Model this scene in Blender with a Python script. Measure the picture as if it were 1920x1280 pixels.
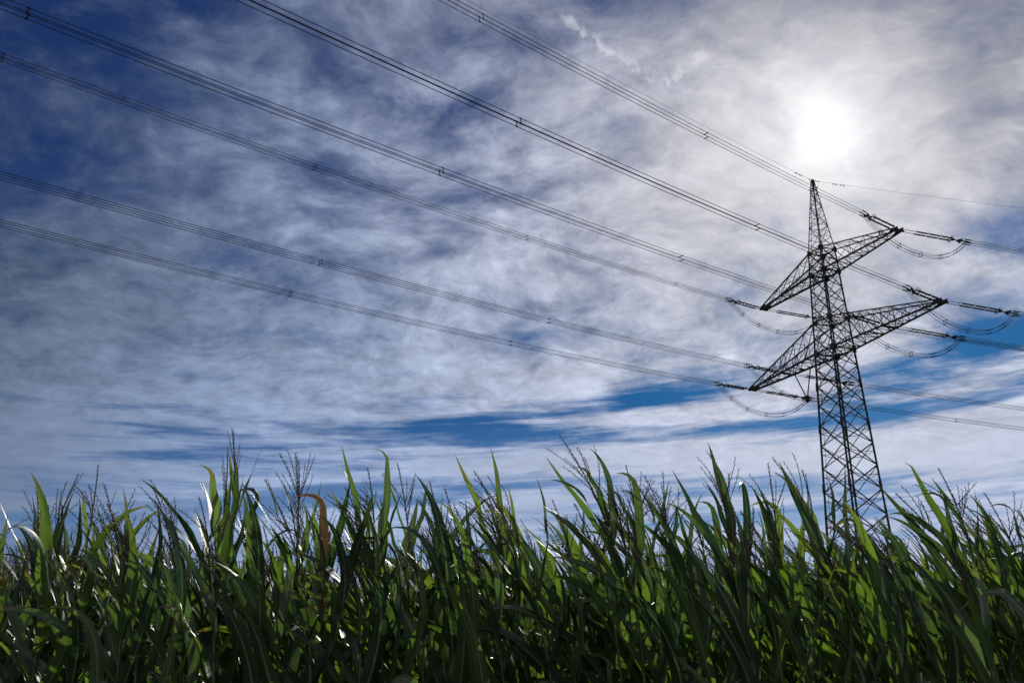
import bpy, math, random
import numpy as np
from mathutils import Vector, Matrix

for o in list(bpy.data.objects):
    bpy.data.objects.remove(o)
scene = bpy.context.scene
COL = scene.collection
R = math.radians

# ------------------------------------------------------------------ camera
CAM_H = 1.4
cam_d = bpy.data.cameras.new("camera")
cam = bpy.data.objects.new("camera", cam_d)
COL.objects.link(cam)
cam.location = (0, 0, CAM_H)
cam.rotation_euler = (math.pi / 2 + 0.35138, 0, 0)
cam_d.sensor_width = 36.0
cam_d.lens = 36.0 * 1684.459 / 1920
cam_d.clip_start = 0.05
cam_d.clip_end = 6000
scene.camera = cam

# ------------------------------------------------------------------ exposure
scene.view_settings.view_transform = 'Standard'
scene.view_settings.look = 'None'
scene.view_settings.gamma = 1
scene.view_settings.exposure = 0
scene.cycles.max_bounces = 8
scene.cycles.transparent_max_bounces = 8

# ------------------------------------------------------------------ sun
SUN_AZ, SUN_EL = R(22.1), R(31.3)
SUN_DIR = Vector((math.sin(SUN_AZ) * math.cos(SUN_EL), math.cos(SUN_AZ) * math.cos(SUN_EL), math.sin(SUN_EL)))
ld = bpy.data.lights.new("sun", 'SUN')
ld.energy = 5.0
ld.angle = R(0.5)
ld.color = (1.0, 0.95, 0.86)
lo = bpy.data.objects.new("sun", ld)
COL.objects.link(lo)
lo.rotation_euler = SUN_DIR.to_track_quat('Z', 'Y').to_euler()


# ------------------------------------------------------------------ node helper
class NT:
    def __init__(self, tree):
        self.t = tree
        tree.nodes.clear()

    def new(self, kind, **kw):
        n = self.t.nodes.new(kind)
        for k, v in kw.items():
            setattr(n, k, v)
        return n

    def put(self, sock, v):
        if isinstance(v, bpy.types.NodeSocket):
            self.t.links.new(v, sock)
        elif v is not None:
            sock.default_value = v

    def m(self, op, a, b=None, c=None, clamp=False):
        n = self.new('ShaderNodeMath', operation=op, use_clamp=clamp)
        self.put(n.inputs[0], a)
        self.put(n.inputs[1], b)
        self.put(n.inputs[2], c)
        return n.outputs[0]

    def vm(self, op, a, b=None, scale=None):
        n = self.new('ShaderNodeVectorMath', operation=op)
        self.put(n.inputs[0], a)
        self.put(n.inputs[1], b)
        if scale is not None:
            self.put(n.inputs['Scale'], scale)
        return n.outputs['Value'] if op in ('DOT_PRODUCT', 'LENGTH') else n.outputs['Vector']

    def noise(self, vec, scale, detail=6, rough=0.55, dist=0.0, color=False):
        n = self.new('ShaderNodeTexNoise')
        self.put(n.inputs['Vector'], vec)
        n.inputs['Scale'].default_value = scale
        n.inputs['Detail'].default_value = detail
        n.inputs['Roughness'].default_value = rough
        n.inputs['Distortion'].default_value = dist
        return n.outputs['Color' if color else 'Fac']

    def smooth(self, v, lo, hi, a=0.0, b=1.0):
        n = self.new('ShaderNodeMapRange', interpolation_type='SMOOTHSTEP')
        for s, x in zip(n.inputs[:5], (v, lo, hi, a, b)):
            self.put(s, x)
        return n.outputs[0]

    def mix(self, fac, a, b, blend='MIX'):
        n = self.new('ShaderNodeMix', data_type='RGBA', blend_type=blend)
        self.put(n.inputs[0], fac)
        self.put(n.inputs[6], a)
        self.put(n.inputs[7], b)
        return n.outputs[2]

    def xyz(self, x, y, z):
        n = self.new('ShaderNodeCombineXYZ')
        for s, v in zip(n.inputs, (x, y, z)):
            self.put(s, v)
        return n.outputs[0]

    def gexp(self, v, scale, power):
        """exp(-(v/scale)^power)"""
        return self.m('EXPONENT', self.m('MULTIPLY', self.m('POWER', self.m('DIVIDE', v, scale), power), -1.0))


# ------------------------------------------------------------------ world: hazy blue sky with thin cloud
world = bpy.data.worlds.new("World")
scene.world = world
world.use_nodes = True
nt = NT(world.node_tree)
SKY_STRENGTH = 0.1
sky = nt.new('ShaderNodeTexSky', sky_type='NISHITA')
sky.sun_disc = False
sky.sun_elevation = SUN_EL
sky.sun_rotation = SUN_AZ
sky.altitude = 300
sky.air_density = 1.0
sky.dust_density = 0.6
sky.ozone_density = 3.0
tc = nt.new('ShaderNodeTexCoord')
dirv = nt.vm('NORMALIZE', tc.outputs['Generated'])
sep = nt.new('ShaderNodeSeparateXYZ')
nt.put(sep.inputs[0], dirv)
dx, dy, dz = sep.outputs
zc = nt.m('ADD', nt.m('MULTIPLY', nt.m('MAXIMUM', dz, 0.0), 0.62), 0.22)   # thick, puffy layer: less foreshortened than a flat sheet
px, py = nt.m('DIVIDE', dx, zc), nt.m('DIVIDE', dy, zc)
az = nt.m('MULTIPLY', nt.m('ARCTAN2', dx, dy), 180 / math.pi)
el = nt.m('MULTIPLY', nt.m('ARCSINE', dz), 180 / math.pi)
p0 = nt.xyz(px, py, 0.0)
warp = nt.vm('SCALE', nt.vm('SUBTRACT', nt.noise(p0, 1.6, 3, color=True), (0.5, 0.5, 0.5)), scale=0.32)
p1 = nt.vm('ADD', p0, warp)
psk = nt.vm('MULTIPLY', nt.vm('ADD', p1, (0.0, 0.0, 0.0)), (1.0, 1.25, 1.0))
n1 = nt.noise(psk, 2.7, 7, 0.6)
n2 = nt.noise(nt.vm('ADD', psk, (7.3, 2.1, 0.0)), 9.0, 8, 0.66)
n3 = nt.noise(nt.vm('ADD', p1, (1.3, 5.1, 0.0)), 0.75, 4, 0.5)
n5 = nt.noise(nt.vm('ADD', psk, (3.3, 9.1, 0.0)), 5.6, 6, 0.58)
# long streaks low in the sky
pst = nt.xyz(nt.m('ADD', nt.m('MULTIPLY', az, 0.032), nt.m('MULTIPLY', el, 0.02)),
             nt.m('ADD', nt.m('MULTIPLY', el, 0.42), nt.m('MULTIPLY', az, -0.018)), 0.0)
wst = nt.vm('SCALE', nt.vm('SUBTRACT', nt.noise(pst, 1.7, 4, color=True), (0.5, 0.5, 0.5)), scale=0.7)
n4 = nt.noise(nt.vm('ADD', pst, wst), 1.9, 8, 0.62)
low = nt.smooth(el, 22.0, 13.0)
dens = nt.m('ADD', nt.m('MULTIPLY', n1, 0.55), nt.m('ADD', nt.m('MULTIPLY', n5, 0.52), nt.m('MULTIPLY', n2, 0.30)))
dens = nt.m('SUBTRACT', dens, 0.125)
dens = nt.m('ADD', dens, nt.m('MULTIPLY', n3, 0.28))
streak = nt.m('ADD', nt.m('MULTIPLY', n4, 1.8), nt.m('MULTIPLY', n1, 0.30))
streak = nt.m('SUBTRACT', streak, 0.37)
mx = nt.new('ShaderNodeMix', data_type='FLOAT')
nt.put(mx.inputs[0], nt.m('MULTIPLY', low, 0.85))
nt.put(mx.inputs[2], dens)
nt.put(mx.inputs[3], streak)
dens = mx.outputs[0]
# large openings and banks: (azimuth, elevation, half-width, half-height, tilt, amount) in degrees
BANKS = [(-27.0, 19.0, 13.0, 8.0, 0.0, 0.13), (-1.0, 14.4, 15.0, 0.8, 0.00, -0.30), (9.5, 16.4, 6.5, 0.9, 0.05, -0.38), (30.0, 18.0, 6.5, 2.2, 0.10, -0.40),
         (24.5, 14.5, 9.0, 1.0, 0.05, -0.22), (-34.0, 35.0, 9.0, 8.0, 0.0, -0.27), (-26.0, 39.0, 6.0, 4.0, 0.0, -0.15), (-36.0, 24.0, 4.0, 4.0, 0.0, -0.2), (-19.4, 23.9, 2.6, 1.0, 0.0, -0.13),
         (1.4, 20.1, 3.6, 1.3, 0.1, -0.16), (-4.0, 34.8, 4.0, 3.5, 0.0, -0.17), (-30, 26.0, 3.5, 3.0, 0.0, -0.12),
         (8.0, 12.7, 16.0, 1.1, -0.02, 0.20), (26.0, 12.2, 10.0, 1.2, 0.05, 0.22),
         (10.0, 15.2, 5.5, 0.7, 0.06, 0.28), (-4.0, 18.4, 10.0, 1.6, 0.0, 0.10), (-16, 15.2, 8.0, 1.2, 0.02, 0.10),
         (0.0, 11.1, 18.0, 0.7, 0.0, -0.20), (-9.0, 13.0, 12.0, 0.8, 0.02, -0.15), (-8.0, 9.8, 9.0, 0.5, 0.0, -0.16),
         (14.0, 41.0, 10.0, 3.5, 0.0, -0.17), (33.0, 38.0, 8.0, 5.0, 0.0, -0.15), (32.5, 23.5, 5.0, 1.8, 0.05, -0.22), (8.0, 33.0, 2.5, 1.6, -0.3, -0.12), (-13.0, 30.0, 5, 2.5, 0.2, -0.1), (22, 16.2, 3.0, 1.4, 0.0, -0.07)]
ragged = nt.m('ADD', 0.10, nt.m('MULTIPLY', nt.noise(nt.xyz(nt.m('MULTIPLY', az, 0.16), nt.m('MULTIPLY', el, 0.5), 4.0), 1.0, 7, 0.66), 1.8))
for a, e, wa, we, tl, amt in BANKS:
    da = nt.m('SUBTRACT', az, a)
    de = nt.m('SUBTRACT', nt.m('SUBTRACT', el, e), nt.m('MULTIPLY', da, tl))
    q = nt.m('ADD', nt.m('POWER', nt.m('DIVIDE', da, wa), 2.0), nt.m('POWER', nt.m('DIVIDE', de, we), 2.0))
    dens = nt.m('ADD', dens, nt.m('MULTIPLY', nt.m('MULTIPLY', nt.m('EXPONENT', nt.m('MULTIPLY', q, -1.0)), ragged), amt))
# old broken contrail high in the sky
trail = 0.0
for a0, e0, a1, e1 in ((4.0, 40.0, 10.8, 35.9), (11.2, 35.4, 14.6, 37.0)):
    L = math.hypot(a1 - a0, e1 - e0)
    ux, uy = (a1 - a0) / L, (e1 - e0) / L
    ra, re = nt.m('SUBTRACT', az, a0), nt.m('SUBTRACT', el, e0)
    al = nt.m('ADD', nt.m('MULTIPLY', ra, ux), nt.m('MULTIPLY', re, uy))
    ac = nt.m('ADD', nt.m('MULTIPLY', ra, -uy), nt.m('MULTIPLY', re, ux))
    ac = nt.m('ADD', ac, nt.m('MULTIPLY', nt.m('SUBTRACT', nt.noise(nt.xyz(az, el, 3.0), 0.9, 4), 0.5), 1.6))
    prof = nt.m('EXPONENT', nt.m('MULTIPLY', nt.m('POWER', nt.m('DIVIDE', ac, 0.28), 2.0), -1.0))
    ends = nt.m('MULTIPLY', nt.smooth(al, -0.6, 0.8), nt.smooth(al, L + 0.4, L - 0.6))
    brk = nt.smooth(nt.noise(nt.xyz(az, el, 9.0), 1.6, 5), 0.36, 0.60)
    trail = nt.m('ADD', trail, nt.m('MULTIPLY', nt.m('MULTIPLY', prof, ends), brk))
dens = nt.m('ADD', dens, nt.m('MULTIPLY', trail, 0.2))
# angle to the sun in degrees
ca = nt.vm('DOT_PRODUCT', dirv, tuple(SUN_DIR))
ang = nt.m('MULTIPLY', nt.m('ARCCOSINE', nt.m('MINIMUM', ca, 0.999999)), 180 / math.pi)
near_sun = nt.m('MULTIPLY', nt.gexp(ang, 16.0, 2.0), 0.16)
dens = nt.m('SUBTRACT', dens, nt.smooth(el, 11.5, 8.0, 0.0, 0.06))
cov = nt.smooth(nt.m('ADD', dens, near_sun), nt.smooth(el, 16.0, 22.0, 0.40, 0.37), nt.smooth(el, 16.0, 22.0, 0.80, 0.93))
# light scattered forward by the thin cloud, and front-lit cloud on the side away from the sun
n6 = nt.noise(nt.vm('ADD', psk, (11.3, 4.4, 0.0)), 20.0, 6, 0.65)
tex = nt.m('ADD', -0.45, nt.m('ADD', nt.m('MULTIPLY', n2, 1.0), nt.m('ADD', nt.m('MULTIPLY', n5, 1.0), nt.m('MULTIPLY', n6, 0.9))))
tex = nt.m('MAXIMUM', tex, 0.3)
tcut = nt.m('MAXIMUM', nt.m('MULTIPLY', nt.gexp(ang, 11.0, 2.0), 0.6), nt.smooth(el, 17.0, 11.0, 0.0, 0.7))
tex = nt.m('ADD', nt.m('MULTIPLY', tex, nt.m('SUBTRACT', 1.0, tcut)), tcut)
for a, e, wa, we, amt in ((34.0, 35.0, 7.0, 7.0, -0.40), (14.0, 42.0, 14.0, 4.5, -0.34), (-8, 41, 12, 4, -0.18), (27.0, 41.5, 9, 4.5, -0.36)):
    q = nt.m('ADD', nt.m('POWER', nt.m('DIVIDE', nt.m('SUBTRACT', az, a), wa), 2.0), nt.m('POWER', nt.m('DIVIDE', nt.m('SUBTRACT', el, e), we), 2.0))
    tex = nt.m('MULTIPLY', tex, nt.m('ADD', 1.0, nt.m('MULTIPLY', nt.m('EXPONENT', nt.m('MULTIPLY', q, -1.0)), amt)))
lum = nt.m('ADD', 0.065, nt.m('MULTIPLY', nt.gexp(ang, 36.0, 2.7), 0.55))
lum = nt.m('MULTIPLY', lum, nt.m('SUBTRACT', 1.0, nt.m('MULTIPLY', nt.gexp(ang, 15.0, 2.5), 0.20)))
lum = nt.m('MULTIPLY', lum, nt.m('MULTIPLY', nt.smooth(el, 25.0, 8.0, 1.0, 1.22), nt.m('ADD', 1.0, nt.m('MULTIPLY', nt.smooth(el, 22.0, 9.0), nt.smooth(ang, 26.0, 46.0, 0.0, 1.0)))))
lum = nt.m('MULTIPLY', lum, tex)
lum = nt.m('ADD', lum, nt.smooth(ang, 62.0, 115.0, 0.0, 0.65))
cl_col = nt.mix(nt.smooth(ang, 46.0, 4.0), (0.76, 1.0, 1.52, 1), (0.995, 0.995, 1.10, 1))
cl_col = nt.mix(nt.smooth(ang, 62.0, 100.0), cl_col, (1.0, 1.0, 1.05, 1))
cloud = nt.vm('SCALE', cl_col, scale=lum)
tint = nt.mix(nt.smooth(el, 17.0, 30.0), (0.03, 0.165, 0.335, 1), (0.085, 0.155, 0.315, 1))
clear = nt.vm('SCALE', nt.vm('MULTIPLY', sky.outputs[0], tint), scale=SKY_STRENGTH)
hz = nt.m('MULTIPLY', nt.smooth(el, 17.0, 4.0), nt.m('ADD', 0.35, nt.m('MULTIPLY', nt.gexp(ang, 40.0, 2.5), 0.75)))
clear = nt.mix(nt.m('MULTIPLY', hz, 0.75), clear, (0.32, 0.45, 0.70, 1))
body = nt.mix(cov, clear, cloud)
core = nt.m('MULTIPLY', nt.gexp(ang, 1.8, 1.6), 0.30)
halo = nt.m('MULTIPLY', nt.m('MULTIPLY', nt.gexp(ang, 5.6, 1.5), 0.50), nt.m('ADD', 0.78, nt.m('MULTIPLY', n5, 0.44)))
glow = nt.vm('ADD', nt.vm('SCALE', (1.0, 0.98, 0.93), scale=core), nt.vm('SCALE', (1.0, 0.96, 0.88), scale=halo))
body = nt.vm('ADD', body, nt.vm('SCALE', (1.0, 1.0, 1.04), scale=nt.m('MULTIPLY', trail, 0.07)))
tot = nt.vm('ADD', body, glow)
bg = nt.new('ShaderNodeBackground')
nt.put(bg.inputs[0], nt.vm('SCALE', tot, scale=1.0 / SKY_STRENGTH))
bg.inputs[1].default_value = SKY_STRENGTH
wo = nt.new('ShaderNodeOutputWorld')
nt.put(wo.inputs[0], bg.outputs[0])
world.cycles.sampling_method = 'MANUAL'
world.cycles.sample_map_resolution = 512


# ------------------------------------------------------------------ materials
def material(name):
    m = bpy.data.materials.new(name)
    m.use_nodes = True
    return m, NT(m.node_tree)


def finish(n, shader):
    out = n.new('ShaderNodeOutputMaterial')
    n.put(out.inputs[0], shader)


def simple_mat(name, c0, c1, scale, rough, metal=0.0, bump=0.0, spec=0.5):
    m, n = material(name)
    t = n.new('ShaderNodeTexCoord')
    f = n.noise(t.outputs['Object'], scale, 6, 0.6)
    b = n.new('ShaderNodeBsdfPrincipled')
    n.put(b.inputs['Base Color'], n.mix(n.smooth(f, 0.35, 0.65), (*c0, 1), (*c1, 1)))
    n.put(b.inputs['Roughness'], n.smooth(f, 0.2, 0.8, rough - 0.08, rough + 0.08))
    b.inputs['Metallic'].default_value = metal
    b.inputs['Specular IOR Level'].default_value = spec
    if bump:
        bp = n.new('ShaderNodeBump')
        bp.inputs['Strength'].default_value = bump
        n.put(bp.inputs['Height'], f)
        n.put(b.inputs['Normal'], bp.outputs[0])
    finish(n, b.outputs[0])
    return m


M_STEEL = simple_mat('painted_steel', (0.022, 0.026, 0.024), (0.04, 0.043, 0.04), 1.3, 0.6, spec=0.25)
M_WIRE = simple_mat('weathered_aluminium_wire', (0.04, 0.042, 0.045), (0.06, 0.062, 0.066), 4.0, 0.8, spec=0.08)
M_FIT = simple_mat('galvanised_fitting', (0.03, 0.03, 0.034), (0.05, 0.05, 0.054), 5.0, 0.85, spec=0.05)
M_PORC = simple_mat('brown_porcelain', (0.022, 0.012, 0.009), (0.035, 0.018, 0.012), 3.0, 0.5, spec=0.3)
M_CONC = simple_mat('concrete', (0.28, 0.27, 0.25), (0.36, 0.35, 0.33), 3.0, 0.9)


def ground_mat():
    m, n = material('field_soil')
    t = n.new('ShaderNodeTexCoord')
    f = n.noise(t.outputs['Object'], 2.2, 8, 0.65)
    g = n.noise(t.outputs['Object'], 0.05, 5, 0.6)
    c = n.mix(n.smooth(f, 0.35, 0.7), (0.055, 0.037, 0.022, 1), (0.11, 0.08, 0.05, 1))
    c = n.mix(n.smooth(g, 0.45, 0.6), c, (0.045, 0.075, 0.02, 1))
    b = n.new('ShaderNodeBsdfPrincipled')
    n.put(b.inputs['Base Color'], c)
    b.inputs['Roughness'].default_value = 0.95
    bp = n.new('ShaderNodeBump')
    bp.inputs['Strength'].default_value = 0.6
    n.put(bp.inputs['Height'], f)
    n.put(b.inputs['Normal'], bp.outputs[0])
    finish(n, b.outputs[0])
    return m


def leaf_mat(name, deep, mid, trans, rib, dry_amt, tmix=0.42, rough=0.34):
    """maize blade: pale midrib, fine parallel veins, dry margins and tip, light shining through"""
    m, n = material(name)
    uv = n.new('ShaderNodeUVMap')
    s = n.new('ShaderNodeSeparateXYZ')
    n.put(s.inputs[0], uv.outputs[0])
    u, v = s.outputs[0], s.outputs[1]
    oi = n.new('ShaderNodeObjectInfo')
    rnd = oi.outputs['Random']
    tcn = n.new('ShaderNodeTexCoord')
    pn = n.noise(tcn.outputs['Object'], 5.0, 5, 0.6)
    au = n.m('ABSOLUTE', n.m('SUBTRACT', u, 0.5))
    veinc = n.new('ShaderNodeTexWave', wave_type='BANDS', bands_direction='X')
    n.put(veinc.inputs['Vector'], n.xyz(n.m('MULTIPLY', u, 3.6), n.m('MULTIPLY', v, 0.35), rnd))
    veinc.inputs['Scale'].default_value = 1.0
    veinc.inputs['Distortion'].default_value = 0.6
    vein = veinc.outputs['Fac']
    fac = n.m('ADD', n.m('MULTIPLY', pn, 0.5), n.m('MULTIPLY', rnd, 0.62))
    base = n.mix(n.smooth(fac, 0.25, 0.8), (*deep, 1), (*mid, 1))
    base = n.mix(n.m('MULTIPLY', vein, 0.25), base, (mid[0] * 1.3, mid[1] * 1.25, mid[2] * 1.2, 1))
    ribm = n.smooth(au, 0.085, 0.035)
    base = n.mix(n.m('MULTIPLY', ribm, 0.75), base, (*rib, 1))
    edge = n.m('ADD', n.m('MULTIPLY', v, 0.75), n.m('MULTIPLY', au, 0.55))
    edge = n.m('ADD', edge, n.m('MULTIPLY', n.m('SUBTRACT', n.noise(n.xyz(n.m('MULTIPLY', u, 3.0), n.m('MULTIPLY', v, 9.0), n.m('MULTIPLY', rnd, 40.0)), 1.0, 6, 0.65), 0.5), 0.9))
    edge = n.m('ADD', edge, n.m('MULTIPLY', rnd, 0.16))
    dry = n.smooth(edge, 1.08 - dry_amt, 1.25 - dry_amt)
    base = n.mix(dry, base, (0.16, 0.085, 0.03, 1))
    b = n.new('ShaderNodeBsdfPrincipled')
    n.put(b.inputs['Base Color'], base)
    n.put(b.inputs['Roughness'], n.m('ADD', rough - 0.06, n.m('MULTIPLY', pn, 0.16)))
    b.inputs['Specular IOR Level'].default_value = 0.7
    bp = n.new('ShaderNodeBump')
    bp.inputs['Strength'].default_value = 0.18
    bp.inputs['Distance'].default_value = 0.002
    n.put(bp.inputs['Height'], vein)
    n.put(b.inputs['Normal'], bp.outputs[0])
    tr = n.new('ShaderNodeBsdfTranslucent')
    tcol = n.mix(n.smooth(fac, 0.25, 0.95), (trans[0] * 0.10, trans[1] * 0.16, trans[2] * 0.8, 1), (trans[0] * 1.25, trans[1] * 1.2, trans[2], 1))
    tcol = n.mix(n.m('MULTIPLY', ribm, 0.6), tcol, (trans[0] * 0.5, trans[1] * 0.5, trans[2] * 0.5, 1))
    tcol = n.mix(dry, tcol, (0.30, 0.12, 0.02, 1))
    n.put(tr.inputs[0], tcol)
    mxs = n.new('ShaderNodeMixShader')
    mxs.inputs[0].default_value = tmix
    n.put(mxs.inputs[1], b.outputs[0])
    n.put(mxs.inputs[2], tr.outputs[0])
    finish(n, mxs.outputs[0])
    return m


M_LEAF = leaf_mat('corn_leaf', (0.019, 0.042, 0.020), (0.048, 0.088, 0.038), (0.18, 0.33, 0.024), (0.22, 0.28, 0.15), 0.17, tmix=0.32, rough=0.37)
M_DRY = leaf_mat('dry_corn_leaf', (0.06, 0.045, 0.02), (0.11, 0.06, 0.026), (0.17, 0.075, 0.014), (0.14, 0.09, 0.05), 0.22, tmix=0.24, rough=0.5)
M_STALK = simple_mat('corn_stalk', (0.035, 0.055, 0.015), (0.07, 0.085, 0.025), 6.0, 0.45)
M_TASSEL = simple_mat('corn_tassel', (0.06, 0.046, 0.036), (0.12, 0.092, 0.065), 30.0, 0.7, spec=0.2)
M_GROUND = ground_mat()


# ------------------------------------------------------------------ mesh helper
class MB:
    def __init__(self):
        self.v, self.f, self.uv = [], [], []

    def bar(self, p, q, w, angle=True):
        """steel angle section (or square bar) from p to q"""
        p, q = Vector(p), Vector(q)
        d = q - p
        if d.length < 1e-6:
            return
        d.normalize()
        ref = Vector((0, 0, 1)) if abs(d.z) < 0.95 else Vector((1, 0, 0))
        a = d.cross(ref).normalized()
        b = a.cross(d).normalized()
        h = w / 2
        t = w * 0.3
        if angle:
            prof = [(-h, -h), (h, -h), (h, -h + t), (-h + t, -h + t), (-h + t, h), (-h, h)]
        else:
            prof = [(-h, -h), (h, -h), (h, h), (-h, h)]
        k = len(prof)
        o = len(self.v)
        for c in (p, q):
            for x, y in prof:
                self.v.append(c + a * x + b * y)
        for i in range(k):
            j = (i + 1) % k
            self.f.append((o + i, o + j, o + k + j, o + k + i))
        self.f.append(tuple(range(o + k - 1, o - 1, -1)))
        self.f.append(tuple(range(o + k, o + 2 * k)))

    def tube(self, pts, r, n=6, cap=True):
        """round tube through pts; r a number or one per point"""
        pts = [Vector(p) for p in pts]
        rs = [r] * len(pts) if not hasattr(r, '__len__') else r
        o = len(self.v)
        a = None
        for i, p in enumerate(pts):
            d = pts[min(i + 1, len(pts) - 1)] - pts[max(i - 1, 0)]
            d.normalize()
            if a is None:
                ref = Vector((0, 0, 1)) if abs(d.z) < 0.9 else Vector((1, 0, 0))
                a = d.cross(ref).normalized()
            else:
                a = (a - d * a.dot(d)).normalized()
            b = d.cross(a)
            for k in range(n):
                t = 2 * math.pi * k / n
                self.v.append(p + (a * math.cos(t) + b * math.sin(t)) * rs[i])
        for i in range(len(pts) - 1):
            for k in range(n):
                k2 = (k + 1) % n
                self.f.append((o + i * n + k, o + i * n + k2, o + (i + 1) * n + k2, o + (i + 1) * n + k))
        if cap:
            self.f.append(tuple(o + k for k in range(n - 1, -1, -1)))
            e = o + (len(pts) - 1) * n
            self.f.append(tuple(e + k for k in range(n)))

    def plate(self, corners, th):
        """flat plate through an ordered loop of corners, with thickness"""
        c = [Vector(p) for p in corners]
        nrm = (c[1] - c[0]).cross(c[2] - c[0]).normalized() * (th / 2)
        o = len(self.v)
        k = len(c)
        self.v += [p - nrm for p in c] + [p + nrm for p in c]
        self.f.append(tuple(range(o + k - 1, o - 1, -1)))
        self.f.append(tuple(range(o + k, o + 2 * k)))
        for i in range(k):
            j = (i + 1) % k
            self.f.append((o + i, o + j, o + k + j, o + k + i))

    def ring(self, c, axis, rad, r, n=14, arc=2 * math.pi, start=0.0):
        c, d = Vector(c), Vector(axis).normalized()
        ref = Vector((0, 0, 1)) if abs(d.z) < 0.9 else Vector((1, 0, 0))
        a = d.cross(ref).normalized()
        b = d.cross(a)
        self.tube([c + (a * math.cos(start + arc * i / n) + b * math.sin(start + arc * i / n)) * rad for i in range(n + 1)], r, 5)

    def build(self, name, mat, parent=None, origin=(0, 0, 0), smooth=False):
        me = bpy.data.meshes.new(name)
        og = Vector(origin)
        me.from_pydata([Vector(x) - og for x in self.v], [], self.f)
        me.materials.append(mat)
        if smooth:
            me.polygons.foreach_set('use_smooth', [True] * len(me.polygons))
        o = bpy.data.objects.new(name, me)
        COL.objects.link(o)
        if parent is not None:
            o.parent = parent
        return o


def thing(name, label, cat, loc=(0, 0, 0), rz=0.0, group=None):
    o = bpy.data.objects.new(name, None)
    COL.objects.link(o)
    o.location = loc
    o.rotation_euler = (0, 0, rz)
    o.empty_display_size = 0.3
    o['label'] = label
    o['category'] = cat
    if group:
        o['group'] = group
    return o


# ------------------------------------------------------------------ ground
gb = MB()
gb.v = [Vector(p) for p in ((-2500, -2500, 0), (2500, -2500, 0), (2500, 2500, 0), (-2500, 2500, 0))]
gb.f = [(0, 1, 2, 3)]
g = gb.build('ground', M_GROUND)
g['kind'] = 'structure'

# ------------------------------------------------------------------ pylon
TX, TY, TH = 41.572, 109.016, 0.36405
Z0, Z1, Z2, Z3, Z4 = 39.98, 44.17, 50.98, 54.19, 65.01        # lower arm, its top chord, upper arm, its top chord, apex
W0, W1, W2, W3, WB = 1.69, 1.53, 1.30, 1.20, 3.13             # half widths of the body
A1, A2, AIN = 13.47, 17.92, 9.7                               # arm half-spans
TIPW = 0.42
rootT = thing('lattice_pylon', 'tall dark steel lattice pylon with two crossarms rising out of the corn field', 'pylon', (TX, TY, 0), TH - math.pi / 2)
EV = Vector((math.sin(TH), -math.cos(TH), 0))
NV = Vector((math.cos(TH), math.sin(TH), 0))


def tw(x, y, z):
    """pylon coordinates to world"""
    return Vector((TX, TY, 0)) + EV * x + NV * y + Vector((0, 0, z))


def half(z):
    ks = [(0, WB), (Z0, W0), (Z1, W1), (Z2, W2), (Z3, W3), (Z4 - 0.3, 0.14), (Z4 + 1, 0.14)]
    for (a, wa), (b, wb) in zip(ks, ks[1:]):
        if z <= b:
            return wa + (wb - wa) * (z - a) / (b - a)
    return 0.14


CORN = [(1, -1), (1, 1), (-1, 1), (-1, -1)]                   # near, right, far, left


def cn(i, z):
    h = half(z)
    sx, sy = CORN[i % 4]
    return Vector((sx * h, sy * h, z))


levels = [0.0]
z = 0.0
while z < Z0 - 1.5:
    z += 1.45 * half(z) * (0.86 if z > 6 else 1.0)
    levels.append(z)
k = Z0 / levels[-1]
levels = [l * k for l in levels]
mid = [Z0 + (Z1 - Z0) * t for t in (0.5, 1.0)] + [Z1 + (Z2 - Z1) * t for t in (1 / 3, 2 / 3, 1.0)] + [Z2 + (Z3 - Z2) * t for t in (0.5, 1.0)]
body_levels = levels + mid
for i in range(4):
    lb = MB()
    zs = [0, Z0 * 0.5, Z0, Z2]
    for a, b, w in zip(zs, zs[1:], (0.30, 0.27, 0.23)):
        lb.bar(cn(i, a), cn(i, b), w)
    lb.bar(cn(i, Z2), cn(i, Z3), 0.2)
    leg = lb.build('leg', M_STEEL, rootT)
    # bolted splice plates on the leg
    for zz in (7.5, 15, 22.5, 30.0, 35.5):
        sb = MB()
        sb.bar(cn(i, zz - 0.55), cn(i, zz + 0.55), 0.38)
        sb.build('splice_plate', M_STEEL, leg)
    ft = MB()
    c = cn(i, 0)
    ft.tube([(c.x, c.y, -0.5), (c.x, c.y, 0.35)], 0.55, 16)
    ft.build('footing', M_CONC, leg)
for i in range(4):
    fb = MB()
    for a, b in zip(body_levels, body_levels[1:]):
        p0_, q0_ = cn(i, a), cn(i + 1, a)
        p1_, q1_ = cn(i, b), cn(i + 1, b)
        th = 0.13 if b <= Z0 + 0.01 else 0.115
        fb.bar(p0_, q1_, th)
        fb.bar(q0_, p1_, th * 0.8)
        wa, wb_ = (p0_ - q0_).length, (p1_ - q1_).length
        x = p0_.lerp(q1_, wa / (wa + wb_))
        # thin redundant members from the crossing to the legs
        m1 = p0_.lerp(p1_, 0.62)
        m2 = q0_.lerp(q1_, 0.62)
        fb.bar(x, m1, 0.06)
        fb.bar(x, m2, 0.06)
    for zz in (Z0, Z1, Z2, Z3):
        fb.bar(cn(i, zz), cn(i + 1, zz), 0.2 if zz in (Z0, Z2) else 0.15)
    fb.build('face_bracing', M_STEEL, rootT)
# plan bracing inside the body at arm level
for zz in (Z0, Z1, Z2, Z3):
    db = MB()
    for i in range(4):
        m1 = (cn(i, zz) + cn(i + 1, zz)) / 2
        m2 = (cn(i + 1, zz) + cn(i + 2, zz)) / 2
        db.bar(m1, m2, 0.09)
    db.bar(cn(0, zz), cn(2, zz), 0.08)
    db.bar(cn(1, zz), cn(3, zz), 0.08)
    db.build('diaphragm', M_STEEL, rootT)
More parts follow.
